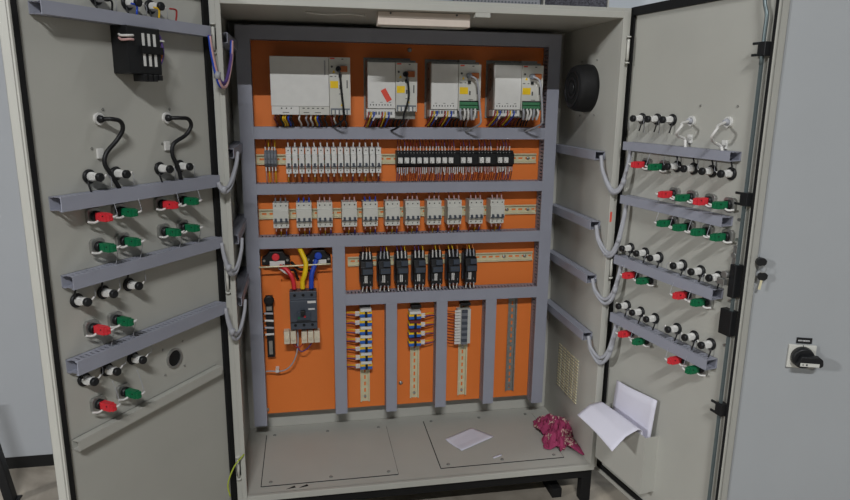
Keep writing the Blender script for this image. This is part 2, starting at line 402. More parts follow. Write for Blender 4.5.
# ------------------------------------------------------------------ breakers
RB = PY-.0075-.0004      # breakers sit on the rail front
def wire(parent, pts, m, r=.0014, n=6): return MB().tube(pts, r, n, 4).build('wire', m, parent)
def sleeve(parent, p0, p1, m='wwhite', r=.0024): return MB().cyl(p0, p1, r, 8).build('wire_marker', m, parent)
def breaker(t, poles, pw, h, up_m, dn_ms, up_s='wwhite'):
    w = poles*pw-.0012; f = -(RB-.320); nose = -(RB-.311)
    b = MB()
    b.prism([(0, 0), (0, h), (f, h), (f, h*.76), (nose, h*.72), (nose, h*.24), (f, h*.20), (f, 0)], 0, w)
    b.build('breaker_body', 'white' if poles == 1 else 'offwhite', t, bevel=.0006)
    q = MB(); q.box(.0006, w-.0006, nose-.0003, nose, h*.25, h*.29); q.build('toggle_slot', 'charcoal', t)
    k = MB(); k.box(.001, w-.001, f-.0003, f, h*.60+.012, h*.61+.012)
    for i in range(poles):
        x = i*pw+w/poles/2
        q = MB(); q.prism([(nose, h*.24), (nose-.007, h*.27), (nose-.008, h*.34), (nose, h*.41)], x-.0038, x+.0038)
        q.build('toggle', 'charcoal', t, bevel=.0005)
        for zz in (h*.895, h*.10):
            MB().cyl((x, f, zz), (x, f-.0006, zz), .0022, 10).build('terminal_screw', 'matblack', t)
        j = rnd(-.002, .002)
        sleeve(t, (x, f*.82, h+.0005), (x+j, f*.80, h+.016), up_s)
        wire(t, [(x+j, f*.80, h+.015), (x+j*1.5, f*.6, h+.03), (x+j, f*.4, h+.041)], up_m)
        j = rnd(-.002, .002)
        sleeve(t, (x, f*.82, -.0005), (x+j, f*.80, -.012), 'wpink' if poles > 1 else 'wwhite')
        wire(t, [(x+j, f*.80, -.011), (x+j*1.5, f*.6, -.024), (x+j, f*.4, -.034)], dn_ms[i % len(dn_ms)])
for i in range(15):
    lab = ('white single-pole breaker with one grey toggle, %s from the left in its row' % ORD[i])
    if i == 14: lab = 'white single-pole breaker with one grey toggle, last at the right end'
    t = thing('circuit_breaker', (.1455+i*.02135, RB, .9705), lab, 'circuit breaker', 'single-pole breakers in the upper row')
    breaker(t, 1, .0182, .085, 'wdark', ['wyel', 'wor', 'wpur', 'wred'][i % 4:]+['wred'])
for i, x in enumerate((.096, .172, .241, .3235, .3945, .4705, .5405, .6165, .6885, .766, .843)):
    sl = {0: 'termgrey', 1: 'wblue', 4: 'wblue'}.get(i, 'wpink')
    lab = 'white three-pole breaker, %s from left in the middle row' % ORD[i]
    if i in (1, 4): lab = 'white three-pole breaker topped by blue sleeves, %s from left' % ORD[i]
    if i == 0: lab = 'white three-pole breaker with dark sleeves at the left end of its row'
    if i == 10: lab = 'white three-pole breaker at the right end of its row'
    t = thing('circuit_breaker', (x+.001+.0006*i, RB, .787), lab, 'circuit breaker', 'three-pole breakers in the middle row')
    breaker(t, 3, .0174, .085, 'wdark', ['wred', 'wyel', 'wblue'], sl)
# four small grey terminals at left of upper row
for i in range(4):
    t = thing('terminal_block', (.0755+i*.0102, RB, .991), 'small grey feed-through terminal, %s of four at the upper row\'s left end' % ORD[i], 'terminal', 'grey terminals left of the single-pole breakers')
    b = MB(); b.prism([(0, 0), (0, .054), (-.030, .054), (-.044, .042), (-.044, .012), (-.030, 0)], 0, .0092); b.build('terminal_body', 'termgrey', t, bevel=.0005)
    MB().cyl((.0046, -.0445, .027), (.0046, -.0448, .027), .0025, 10).build('terminal_screw', 'charcoal', t)
    sleeve(t, (.0046, -.034, .0545), (.0046+rnd(-.002, .002), -.034, .066)); wire(t, [(.0046, -.034, .064), (.0046, -.026, .078), (.0046, -.015, .092)], ['wdark', 'wyel'][i % 2])
    sleeve(t, (.0046, -.034, -.0005), (.0046, -.034, -.013)); wire(t, [(.0046, -.034, -.011), (.0046, -.028, -.035), (.0046, -.016, -.055)], ['wpink', 'wyel'][i % 2], .0018)

# ------------------------------------------------------------------ relays
for i in range(19):
    x = .5165+i*.0220; blk = i in (9, 12, 15, 18)
    if blk: lab = 'plain black relay socket without a white relay, %s in the row' % ORD[i]
    else: lab = 'black relay socket with small white relay, %s from the left' % ORD[i]
    t = thing('relay', (x, RB, .987), lab, 'relay', 'black relays in the upper row')
    b = MB(); b.prism([(0, 0), (0, .056), (-.030, .056), (-.036, .047), (-.044, .044), (-.044, .010), (-.036, .007), (-.030, 0)], 0, .0214); b.build('relay_socket', 'black', t, bevel=.0006)
    if not blk:
        MB().box(.0030, .0180, -.058, -.0445, .0155, .0345).build('relay_cover', 'white', t, bevel=.0006)
        MB().box(.0055, .0085, -.0585, -.058, .018, .021).build('relay_mark', 'mark', t)
    for k in range(2 if not blk else 1):
        xx = .0055+k*.0105
        MB().cyl((xx, -.037, .0495), (xx, -.0376, .0495), .002, 8).build('terminal_screw', 'steel', t)
        j = rnd(-.002, .002)
        sleeve(t, (xx, -.033, .0565), (xx+j, -.033, .071), 'wwhite' if rnd(0, 1) > .3 else 'wpink', .002)
        wire(t, [(xx+j, -.033, .070), (xx+j, -.024, .084), (xx, -.015, .094)], random.choice(['wdark', 'wred', 'wpur']), .0013)
    for k in range(3):
        xx = .0035+k*.0068; j = rnd(-.002, .002); l = rnd(.014, .028)
        sleeve(t, (xx, -.033, -.0005), (xx+j, -.034, -l), random.choice(['wwhite', 'wwhite', 'wpink', 'wgrey']), .002)
        wire(t, [(xx+j, -.034, -l+.002), (xx+j, -.028, -l-.012), (xx, -.016, -.050)], random.choice(['wdark', 'wred', 'wpur']), .0013)

# ------------------------------------------------------------------ contactors
for i in range(7):
    x = .3885+i*.0624
    t = thing('contactor', (x, RB, .568), 'black contactor with white-tagged wires, %s' % (['at the left end of its row', 'second from left', 'third from left', 'in the middle of the row', 'third from right', 'second from right', 'at the right end of its row'][i]), 'contactor', 'black contactors in the row of seven')
    b = MB(); b.prism([(0, 0), (0, .118), (-.040, .118), (-.040, .098), (-.058, .094), (-.062, .074), (-.066, .070), (-.066, .048), (-.058, .044), (-.058, .006), (-.050, 0)], 0, .042)
    b.build('contactor_body', 'black', t, bevel=.0008)
    MB().box(.006, .040, -.0668, -.066, .050, .068).build('front_cover', 'dkgrey', t, bevel=.0004)
    MB().box(.016, .039, -.070, -.0625, .076, .094).build('arc_cover', 'dkgrey', t, bevel=.0006)
    q = MB(); [q.box(.010+k*.010, .014+k*.010, -.0672, -.0668, .057, .061) for k in range(3)]; q.build('front_marks', 'mark', t)
    MB().box(-.003, -.0005, -.03, -.008, .012, .108).build('side_latch', 'charcoal', t)
    for k in range(3):
        xx = .007+k*.0135; j = rnd(-.003, .003)
        MB().cyl((xx, -.0405, .106), (xx, -.041, .106), .0028, 8).build('terminal_screw', 'steel', t)
        sleeve(t, (xx, -.046, .100), (xx+j, -.045, .126), random.choice(['wwhite', 'wwhite', 'wgrey']), .0024)
        wire(t, [(xx+j, -.045, .125), (xx+j*1.5, -.034, .138), (xx, -.018, .149)], random.choice(['wdark', 'wyel', 'wpur', 'wor']), .0016)
        sleeve(t, (xx, -.055, -.001), (xx+j, -.056, .022), 'wpink' if k == 1 else 'wgrey', .0024)
        sleeve(t, (xx, -.050, -.001), (xx-j, -.048, -.018), 'wwhite', .0022)
    for k in range(2): sleeve(t, (.014+k*.006, -.0605, .018), (.014+k*.006, -.0605, .043), 'wwhite', .0023)
    wire(t, [(.004, -.045, .118), (-.003, -.045, .09), (-.002, -.045, .04), (.004, -.048, -.004)], 'wblack', .0016)

# ------------------------------------------------------------------ drives
def module(t, x0, w, zt, zb, y, green):
    """narrow control module of a drive; y = front plane"""
    k = .076
    MB().box(x0, x0+w, y-.004, y+.09, zb, zt).build('control_module', 'offwhite', t, bevel=.001)
    yf = y-.004
    MB().box(x0+.003, x0+.032*w/k, yf-.0006, yf, zt-.095, zt-.073).build('yellow_label', 'yellow', t)
    q = MB(); q.prism([(x0+.010, zt-.048), (x0+.020, zt-.048), (x0+.015, zt-.039)], yf-.0006, yf, 'y'); q.build('warning_label', 'yellow', t)
    MB().cyl((x0+.009, yf-.001, zt-.029), (x0+.009, yf+.001, zt-.029), .0035, 12).build('indicator', 'mark', t)
    MB().box(x0+.030, x0+.040, yf-.005, yf, zt-.062, zt-.052).build('port', 'black', t, bevel=.0005)
    q = MB()
    for (a, c, e, f) in ((.003, .012, .058, .0605), (.020, .026, .058, .060), (.036, .041, .085, .098), (.034, .05, .112, .114), (.062, .066, .070, .095), (.01, .016, .004, .006), (.045, .052, .004, .007)):
        q.box(x0+a*w/k, x0+c*w/k, yf-.0004, yf, zt-f, zt-e)
    q.build('printed_marks', 'mark', t)
    MB().box(x0+.004, x0+.018, yf-.0005, yf, zt-.006, zt-.002).build('red_mark', 'redtape', t)
    if green:
        for dz in (.120, .132):
            q = MB(); q.box(x0+.003, x0+w-.006, yf-.006, yf, zt-dz-.010, zt-dz); q.build('green_terminal_strip', 'grn2', t, bevel=.0005)
        q = MB(); q.box(x0+.003, x0+w-.006, yf-.001, yf, zt-.146, zt-.116); q.build('terminal_recess', 'black', t)
        for i in range(5):
            xx = x0+.006+i*.0125
            MB().tube([(xx, yf-.006, zt-.143), (xx+rnd(-.003, .003), yf-.014, zt-.156), (xx+rnd(-.005, .005), yf-.004, zt-.178)], .0040, 8).build('wire_bundle', 'wwhite' if i % 3 else 'wgrey', t)
    else:
        q = MB(); q.prism([(x0+.034, zb+.028), (x0+.046, zb+.028), (x0+.040, zb+.039)], yf-.0006, yf, 'y'); q.build('warning_label', 'yellow', t)
        MB().box(x0+.003, x0+w-.003, yf-.002, yf, zb+.001, zb+.021).build('connector_bay', 'termgrey', t)
        for i in range(5):
            xx = x0+.007+i*.0125; MB().box(xx, xx+.008, yf-.006, yf-.002, zb+.002, zb+.016).build('connector', 'white' if i % 2 else 'offwhite', t)
def plugcable(x0, w, zt, y, m, end_dx, lab):
    k = w/.076; yf = y-.004
    t = thing('control_cable', (x0+.033*k, yf, zt-.036), lab, 'cable', 'plugged cables on the drives')
    MB().cyl((0, 0, 0), (0, -.016, 0), .0085, 14).build('plug_boot', 'black' if m == 'wblack' else 'termgrey', t)
    MB().box(.006, .032*k, -.014, -.002, -.009, .009).build('plug', 'wbrown', t, bevel=.001)
    MB().tube([(0, -.014, 0), (.004 if m == 'wblack' else .022, -.024, -.016), (.008 if m == 'wblack' else .03, -.026, -.07), (end_dx, -.024, -.13), (end_dx, -.018, -.155), (end_dx-.02, .03, -.175), (end_dx-.03, .055, -.182)], .0034, 8).build('cable', m, t)
drv = (( .1075, .2905, .3575, 1.342, 1.163, 'wide white motor drive with two terminal covers, leftmost under the top trunking'),
       ( .411, .504, .574, 1.330, 1.155, 'white motor drive with a red tape mark, second from the left'),
       ( .620, .713, .788, 1.329, 1.160, 'white motor drive with green terminal strip, third from the left'),
       ( .836, .930, 1.004, 1.330, 1.163, 'white motor drive with green terminal strip, nearest the right trunking'))
for i, (x0, xs, x1, zt, zb, lab) in enumerate(drv):
    y = .270
    t = thing('motor_drive', (0, 0, 0), lab, 'motor drive', 'white motor drives in the top bay')
    if i: 
        MB().box(x0+.004, x1-.002, y+.018, PY-.004, zb-.004, zt+.008).build('drive_chassis', 'galv', t, bevel=.001)
        MB().box(x0-.001, x1-.006, PY-.004, PY-.0003, zb-.008, zt+.020).build('mounting_flange', 'galv', t)
        q = MB()
        for kz in range(5): q.cyl((x0+.004, .335, zb+.02+kz*.034), (x0+.0035, .335, zb+.02+kz*.034), .004, 8)
        q.build('side_holes', 'matblack', t)
        MB().box(x0+.002, xs-.0008, y, y+.022, zt-.145, zt).build('front_cover', 'white', t, bevel=.0015)
        MB().box(x0-.002, xs-.002, y+.004, y+.05, zb, zt-.147).build('terminal_tray', 'white', t, bevel=.001)
        q = MB(); [q.box(x0+.009+kk*.0095, x0+.012+kk*.0095, y-.0004, y, zt-.136, zt-.131) for kk in range(8)]
        [q.box(x0+.014+kk*.028, x0+.022+kk*.028, y-.0004, y, zt-.126, zt-.1245) for kk in range(3)]
        q.build('terminal_marks', 'mark', t)
        q = MB(); [q.box(x0+.006+kk*.010, x0+.012+kk*.010, y+.0028, y+.004, zb+.010, zb+.020) for kk in range(8)]; q.build('terminal_openings', 'termgrey', t)
        for dx, m in ((.005, 'wred'), (.013, 'wyel'), (.023, 'wblue'), (.050, 'wred'), (.059, 'wyel'), (.072, 'wblue')):
            MB().tube([(x0+dx, y+.002, zb+.018), (x0+dx-.002, y-.004, zb+.006), (x0+dx-.006, y+.02, zb-.012), (x0+dx-.01, y+.065, zb-.033)], .0024, 8).build('wire', m, t)
        sleeve(t, (x0+.024, y-.004, zb+.004), (x0+.019, y+.004, zb-.008), 'wwhite', .003)
        for dx in (.032, .041, .083, .095, .108, .12, .13, .14):
            MB().tube([(x0+dx, y+.02, zb-.002), (x0+dx-.004, y+.05, zb-.018), (x0+dx, y+.075, zb-.034)], .0024, 8).build('wire', random.choice(['wblack', 'wdark', 'wpink', 'wblack']), t)
    else:
        MB().box(x0+.004, x1-.004, y+.02, PY-.0005, zb+.004, zt-.006).build('drive_chassis', 'galv', t, bevel=.001)
        MB().box(x0, xs-.0008, y, y+.06, zb+.0265, zt).build('front_cover', 'white', t, bevel=.0015)
        MB().box(x0+.001, x0+.086, y, y+.05, zb, zb+.0258).build('terminal_cover', 'white', t, bevel=.001)
        MB().box(x0+.087, xs-.001, y, y+.05, zb, zb+.0258).build('terminal_cover', 'offwhite', t, bevel=.001)
        q = MB(); [q.box(x0+.030+kk*.015, x0+.034+kk*.015, y-.0004, y, zb+.018, zb+.022) for kk in range(3)]
        [q.box(x0+.097+kk*.015, x0+.104+kk*.015, y-.0004, y, zb+.019, zb+.022) for kk in range(5)]
        q.box(x0+.035, x0+.055, y-.0004, y, zb+.006, zb+.008); q.box(x0+.100, x0+.118, y-.0004, y, zb+.006, zb+.008); q.box(x0+.135, x0+.155, y-.0004, y, zb+.006, zb+.008)
        q.build('terminal_marks', 'mark', t)
        q = MB(); q.box(x0+.168, x0+.1695, y-.0004, y, zt-.055, zt-.01); q.box(x0+.1705, x0+.172, y-.0004, y, zt-.055, zt-.01); q.build('cover_vent', 'termgrey', t)
        for dx, m in ((.012, 'wdark'), (.03, 'wblack'), (.037, 'wyel'), (.044, 'wyel'), (.054, 'wblue'), (.062, 'wblack'), (.088, 'wwhite'), (.11, 'wgrey'), (.125, 'wwhite'), (.14, 'wyel'), (.146, 'wblue'), (.155, 'wblack'), (.17, 'wblack'), (.19, 'wdark'), (.2, 'wwhite'), (.215, 'wblack'), (.235, 'wblack')):
            MB().tube([(x0+dx, y+.015, zb-.001), (x0+dx-.003, y+.012, zb-.014), (x0+dx+.004, y+.04, zb-.03), (x0+dx+.002, y+.075, zb-.04)], .003, 8).build('wire', m, t)
    module(t, xs, x1-xs, zt, zb if not i else zb+.020, y, i > 1)
    if i > 1:
        MB().box(x0+.10, x1-.012, .300, .325, zt+.0085, zt+.016).build('top_bracket', 'galv', t)
tape = MB().hexa([(-.009, -.0006, -.021), (.009, -.0006, -.021), (-.009, 0, -.021), (.009, 0, -.021), (-.009, -.0006, .021), (.009, -.0006, .021), (-.009, 0, .021), (.009, 0, .021)]).build('tape_mark', 'redtape')
tape.location = (.411+.062, .2696, 1.330-.103); tape.rotation_euler = (0, -.52, 0)
tag(tape, 'small slanted red tape strip stuck on the second drive', 'tape')
plugcable(.2905, .067, 1.342, .27, 'wblack', .014, 'black cable with brown plug hanging down the wide leftmost drive')
plugcable(.504, .070, 1.330, .27, 'wblack', -.008, 'black cable with brown plug on the drive with red tape')
plugcable(.713, .075, 1.329, .27, 'wgrey', .038, 'grey cable with brown plug on the third drive')
plugcable(.930, .074, 1.330, .27, 'wgrey', .036, 'grey cable with brown plug on the rightmost drive')

# ------------------------------------------------------------------ main breaker bay
t = thing('moulded_case_breaker', (.1415, 0, .430), 'dark grey moulded main breaker on an orange bracket, lower left bay', 'circuit breaker')
b = MB(); b.box(-.029, .097, .345, .347, -.018, .163); b.box(-.029, -.027, .347, PY-.0005, -.018, .163); b.box(.095, .097, .347, PY-.0005, -.018, .163); b.box(-.029, .097, .347, PY-.0005, .161, .163)
b.build('bracket', 'orange', t)
b = MB(); b.prism([(.344, 0), (.344, .137), (.302, .137), (.302, .110), (.290, .108), (.290, .032), (.302, .030), (.302, 0)], 0, .092); b.build('breaker_body', 'charcoal', t, bevel=.0015)
MB().box(.022, .070, .2805, .2898, .040, .070).build('front_plate', 'dkgrey', t, bevel=.001)
MB().box(.036, .052, .2655, .2803, .062, .078).build('toggle', 'black', t, bevel=.001)
MB().lathe((.050, .2802, .055), (0, -1, 0), [(0, .004), (.004, .004)], 12).build('red_button', 'red', t)
MB().lathe((.030, .2802, .050), (0, -1, 0), [(0, .004), (.003, .004)], 12).build('green_button', 'green', t)
MB().box(.060, .088, .2895, .2898, .098, .106).build('rating_label', 'wwhite', t)
MB().box(.062, .084, .2895, .2898, .074, .080).build('rating_label', 'lite', t)
for k in range(3):
    MB().cyl((.017+k*.029, .302, .124), (.017+k*.029, .3005, .124), .005, 12).build('terminal_screw', 'matblack', t)
    MB().cyl((.017+k*.029, .302, .016), (.017+k*.029, .3005, .016), .005, 12).build('terminal_screw', 'matblack', t)
lug = ((-.024, 'a'), (-.002, 'b'), (.036, 'c'), (.058, 'd'), (.080, 'e'))
for dx, _ in lug:
    q = MB(); q.box(dx, dx+.0195, .308, .343, -.054, -.008-(dx > 0)*.004); q.cyl((dx+.010, .308, -.036), (dx+.010, .303, -.036), .006, 12)
    q.build('terminal_shroud', 'cream', t, bevel=.0015)
MB().tube([(.005, .33, -.05), (.012, .325, -.07), (.03, .325, -.072), (.05, .33, -.05)], .002, 8).build('wire', 'wred', t)
MB().tube([(.012, .33, -.05), (.03, .325, -.088), (.055, .325, -.08), (.078, .33, -.05)], .002, 8).build('wire', 'wpur', t)
# supply cables
MB().box(-.026, .094, .3475, .3495, .120, .158).build('bracket_shade', 'matblack', t)  # black sheet standing in for the shadow at the bracket top
def cable(name, pts, r, m, lab, grp=None):
    p0 = Vector(pts[0]); t = MB().tube([Vector(p)-p0 for p in pts], r, 12, 6).build(name, m); t.location = p0
    return tag(t, lab, 'cable', grp)
cable('black_cable', [(.150, .352, .66), (.175, .335, .640), (.200, .340, .634), (.222, .35, .625)], .005, 'wblack', 'black cable crossing behind the thick supply cables')
cable('black_cable', [(.122, .338, .655), (.135, .33, .640), (.160, .335, .634), (.172, .34, .600)], .0045, 'wblack', 'black cable running from the left current transformer down to the bracket')
cable('white_cable', [(.108, .338, .645), (.128, .326, .632), (.150, .322, .622)], .004, 'wwhite', 'short white cable end left of the thick red cable')
cable('supply_cable', [(.112, .332, .652), (.130, .324, .645), (.148, .314, .625), (.156, .312, .600), (.158, .312, .574)], .0075, 'red', 'thick red supply cable into the main breaker')
cable('supply_cable', [(.178, .345, .716), (.188, .33, .695), (.200, .316, .665), (.196, .309, .63), (.187, .312, .60), (.187, .312, .574)], .0085, 'yellow', 'thick yellow supply cable curving into the main breaker')
cable('supply_cable', [(.236, .330, .672), (.228, .322, .650), (.219, .314, .625), (.2165, .312, .600), (.2165, .312, .574)], .0085, 'wblue', 'thick blue supply cable into the main breaker')
def ct(x, m, lab, w=.094):
    t = thing('current_transformer', (x, PY-.0004, .655), lab, 'current transformer', 'black current transformers above the main breaker')
    q = MB(); q.prism([(0, 0), (w, 0), (w, .022), (w*.85, .030), (w*.75, .046), (w*.28, .046), (w*.15, .030), (0, .022)], -.040, 0, 'y'); q.build('transformer_body', 'black', t, bevel=.001)
    MB().lathe((w*.5, -.0401, .028), (0, -1, 0), [(0, .013), (.006, .013), (.008, .010)], 18).build('core_bush', m, t)
    MB().box(w*.28, w*.82, -.0415, -.0402, -.004, .014).build('rating_label', 'wwhite', t)
    for xx in (.008, w-.008): MB().lathe((xx, -.0401, .016), (0, -1, 0), [(0, .005), (.004, .004)], 12).build('bolt', 'steel', t)
ct(.052, 'red', 'black current transformer with red core, left of the thick cables')
ct(.200, 'wblue', 'black current transformer with blue core, right of the thick cables', .086)
t = MB().tube([(0, 0, 0), (.12, 0, .002), (.242, 0, .0045)], .0028, 10).build('tie_rod', 'zinc'); t.location = (.0425, .318, .6535); tag(t, 'thin metal rod stretched across in front of the current transformers', 'rod')
# small black busbar block
t = thing('neutral_bar', (.056, PY-.0004, .312), 'narrow black vertical bar of wire terminals left of the main breaker', 'terminal bar')
MB().box(0, .026, -.022, 0, 0, .225).build('bar_base', 'black', t, bevel=.001)
MB().lathe((.013, -.0222, .212), (0, -1, 0), [(0, .018), (.006, .018), (.008, .013)], 18).build('end_insulator', 'black', t)
MB().box(.004, .022, -.028, -.0222, .176, .190).build('bar_clamp', 'steel', t)
MB().box(.007, .019, -.026, -.0222, .012, .062).build('bar_clamp', 'steel', t)
for k in range(4):
    z = .088+k*.026; sleeve(t, (-.004, -.028, z), (.026, -.028, z+rnd(-.003, .003)), 'wgrey' if k % 2 else 'wwhite', .004)
    wire(t, [(-.003, -.028, z), (-.010, -.02, z-.006), (-.0115, -.012, z-.012)], 'wblack', .002)
cable('earth_cable', [(.163, .335, .434), (.165, .33, .385), (.158, .33, .33), (.137, .335, .285), (.105, .345, .262), (.06, .35, .262), (.0475, .352, .260)], .0024, 'wgrey', 'thin grey cable looping from the main breaker to the left trunking')
t = MB().box(-.006, .006, -.035, 0, -.005, .005).build('cable_clip', 'white'); t.location = (.088, PY-.0004, .262); tag(t, 'small white clip holding the thin grey cable on orange plate', 'clip')

# ------------------------------------------------------------------ terminal strips
def pairterm(x, z, w, side, lab, grp, top='white'):
    t = thing('terminal_block', (x, RB, z), lab, 'terminal', grp)
    MB().box(.002, w-.002, -.040, 0, .0225, .0325).build('end_cover', top, t, bevel=.0008)
    MB().box(0, w, -.036, 0, .0125, .0222).build('yellow_terminal', 'yellow', t, bevel=.0006)
    MB().box(0, w, -.036, 0, .0015, .0122).build('blue_terminal', 'blue', t, bevel=.0006)
    MB().box(w*.42, w*.62, -.041, -.0362, .002, .022).build('jumper', 'black', t, bevel=.0005)
    MB().box(w*.72, w*.9, -.0375, -.0362, .018, .022).build('red_marker', 'redtape', t)
    s = -1 if side == 'L' else 1; xe = 0 if side == 'L' else w
    for dz, m in ((.017, 'wyel'), (.008, 'wpur')):
        for d2 in (-.002, .0022):
            sleeve(t, (xe, -.026, dz+d2), (xe+s*.016, -.027, dz+d2+rnd(-.001, .001)), 'wwhite', .0021)
        reach = (x-.3355) if side == 'L' else (.661-(x+w))
        wire(t, [(xe+s*.014, -.027, dz), (xe+s*(reach*.6), -.024, dz+rnd(-.002, .004)), (xe+s*(reach-.001), -.012, dz-.003)], m, .0020)
for i in range(7):
    pairterm(.384, .4510-i*.0334, .044, 'L', 'white-capped yellow and blue terminal, %s from top, beside the main breaker bay' % ORD[i], 'yellow and blue terminals on the first vertical rail')
for i in range(4):
    pairterm(.563, .4330-i*.0345, .045, 'R', 'yellow and blue terminal, %s from top of the stack of four' % ORD[i], 'yellow and blue terminals on the second vertical rail', 'white' if i == 0 else 'wdark')
for x in (.404, .591, .776):
    q = MB(); q.box(-.019, .019, -.028, 0, 0, .010); q.cyl((0, -.028, .005), (0, -.031, .005), .004, 10)
    o = q.build('end_stop', 'black', bevel=.001); o.location = (x, RB, .4875 if x < .5 else .475); tag(o, 'small dark end stop clamp at the top of the %s vertical rail' % ('first' if x < .5 else 'second' if x < .7 else 'third'), 'clamp', 'end stops on the vertical rails')
for i in range(12):
    t = thing('terminal_block', (.7455, RB, .4510-i*.0112), 'thin grey terminal with white marker, %s from top of the grey stack' % ORD[i], 'terminal', 'grey terminals on the third vertical rail')
    MB().box(0, .050, -.030, 0, 0, .0106).build('terminal_body', 'offwhite', t, bevel=.0004)
    MB().box(.014, .036, -.040, -.0302, .0003, .0103).build('terminal_ridge', 'termgrey' if i % 2 else 'charcoal', t, bevel=.0004)
    MB().box(-.011, .010, -.034, -.0302, .0016, .0098).build('wire_marker', 'wwhite', t)
    wire(t, [(-.010, -.030, .0055), (-.026, -.027, .006+rnd(-.003, .003)), (-.0405, -.012, .003)], random.choice(['wred', 'wdark']), .0014)

# ------------------------------------------------------------------ fan on right wall, lamp, floor litter
t = thing('filter_fan', (W-.0004, .195, 1.257), 'black round ventilation fan on the upper right inner wall', 'fan')
MB().lathe((0, 0, 0), (-1, 0, 0), [(0, .076), (.012, .077), (.045, .074), (.058, .068), (.060, .060)], 40).build('fan_housing', 'matblack', t)
MB().ring((-.0602, 0, 0), (-1, 0, 0), .052, .060, .003).ring((-.0602, 0, 0), (-1, 0, 0), .028, .034, .003).build('fan_grille', 'black', t)
MB().lathe((-.0602, 0, 0), (-1, 0, 0), [(0, .018), (.004, .017)], 20).build('fan_hub', 'black', t)
for (dy, dz) in ((-.05, .088), (.07, .088), (.062, -.09), (-.055, -.085)):
    MB().lathe((0, dy, dz), (-1, 0, 0), [(0, .003), (.004, .003)], 8).build('screw', 'steel', t)
t = thing('cabinet_lamp', (.42, .020, H-.0375), 'pale bar lamp fixed under the top front edge of cabinet', 'lamp')
MB().box(0, .265, 0, .045, 0, .0365).build('lamp_housing', 'lampbar', t, bevel=.002)
MB().box(.01, .255, .008, .04, -.002, -.0003).build('lamp_diffuser', 'offwhite', t, bevel=.001)
for x in (.035, .225): MB().lathe((x, -.0002, .032), (0, -1, 0), [(0, .003), (.002, .003)], 8).build('screw', 'mark', t)
q = MB().tube([(0, 0, 0), (.06, .01, -.003), (.12, 0, -.001), (.17, .008, -.003)], .0018, 6); o = q.build('loose_wire', 'wwhite'); o.location = (.22, .08, H-.004); tag(o, 'thin white loose wire under the cabinet ceiling at left', 'wire')
# papers
def sheet(name, pts_fn, nu, nv, m, lab, cat, th=.0008):
    b = MB()
    for j in range(nv+1):
        for i in range(nu+1): b.v.append(tuple(pts_fn(i/nu, j/nv)))
    for j in range(nv):
        for i in range(nu):
            a = j*(nu+1)+i; b.f.append((a, a+1, a+nu+2, a+nu+1)); b.sm.append(True)
    o = b.build(name, m, solid=th); return tag(o, lab, cat)
P0, P1, P2, P3 = Vector((.681, .230, .0025)), Vector((.80, .298, .0025)), Vector((.864, .219, .0025)), Vector((.723, .142, .0025))
def fp(s, q):
    p = P0.lerp(P1, s).lerp(P3.lerp(P2, s), q); p.z = .0028+.004*abs(math.sin(q*3.1))*s+.003*max(0, math.cos(q*7)); return p
sheet('paper_sheet', fp, 12, 12, 'paper', 'white paper sheet lying on the cabinet floor', 'paper')
def fp2(s, q): return Vector((.822+s*.034, .078+q*.012+s*.012, .0024+.0012*s))
sheet('paper_scrap', fp2, 4, 2, 'paper', 'tiny white paper scrap on the right floor plate', 'paper')
for (x, y, dx) in ((.118, .010, 0), (.158, .012, 0)):
    q = MB(); q.prism([(0, 0), (.030, .006), (.026, .016)], 0, .0008, 'z'); o = q.build('black_sticker', 'matblack', bevel=0)
    o.location = (x, y, .0001); tag(o, 'small black triangular scrap on floor front edge, %s one' % ('left' if x < .14 else 'right'), 'scrap', 'black scraps at the front edge')
# papers in the pocket
def up(s, q):
    n = .028-.008*q+.004*math.sin(s*5)*q; return PR(.050+s*.185+.018*q, n, .06+q*(.275-.0*s)+.012*s*q)
sheet('paper_document', up, 10, 10, 'paper', 'white papers standing upright in the right door pocket', 'paper', .004)
def dn(s, q):
    # emerges from the pocket, folds over its front edge and hangs out towards the cabinet
    n = [.034, .046, .062, .105, .150]; zz = [.16, .246, .256, .246, .212]
    k = q*4; i = min(3, int(k)); f = k-i; f = f*f*(3-2*f) if i == 0 else f
    nn = n[i]+(n[i+1]-n[i])*f; z = zz[i]+(zz[i+1]-zz[i])*f
    z += (.02-.045*s)*max(0, q-.4); z += .006*math.sin(s*3.1)*(q > .3)*q
    return PR(.048+s*.190, nn, z)
sheet('paper_document', dn, 14, 24, 'paper', 'white paper bent outwards over the right door pocket', 'paper', .002)
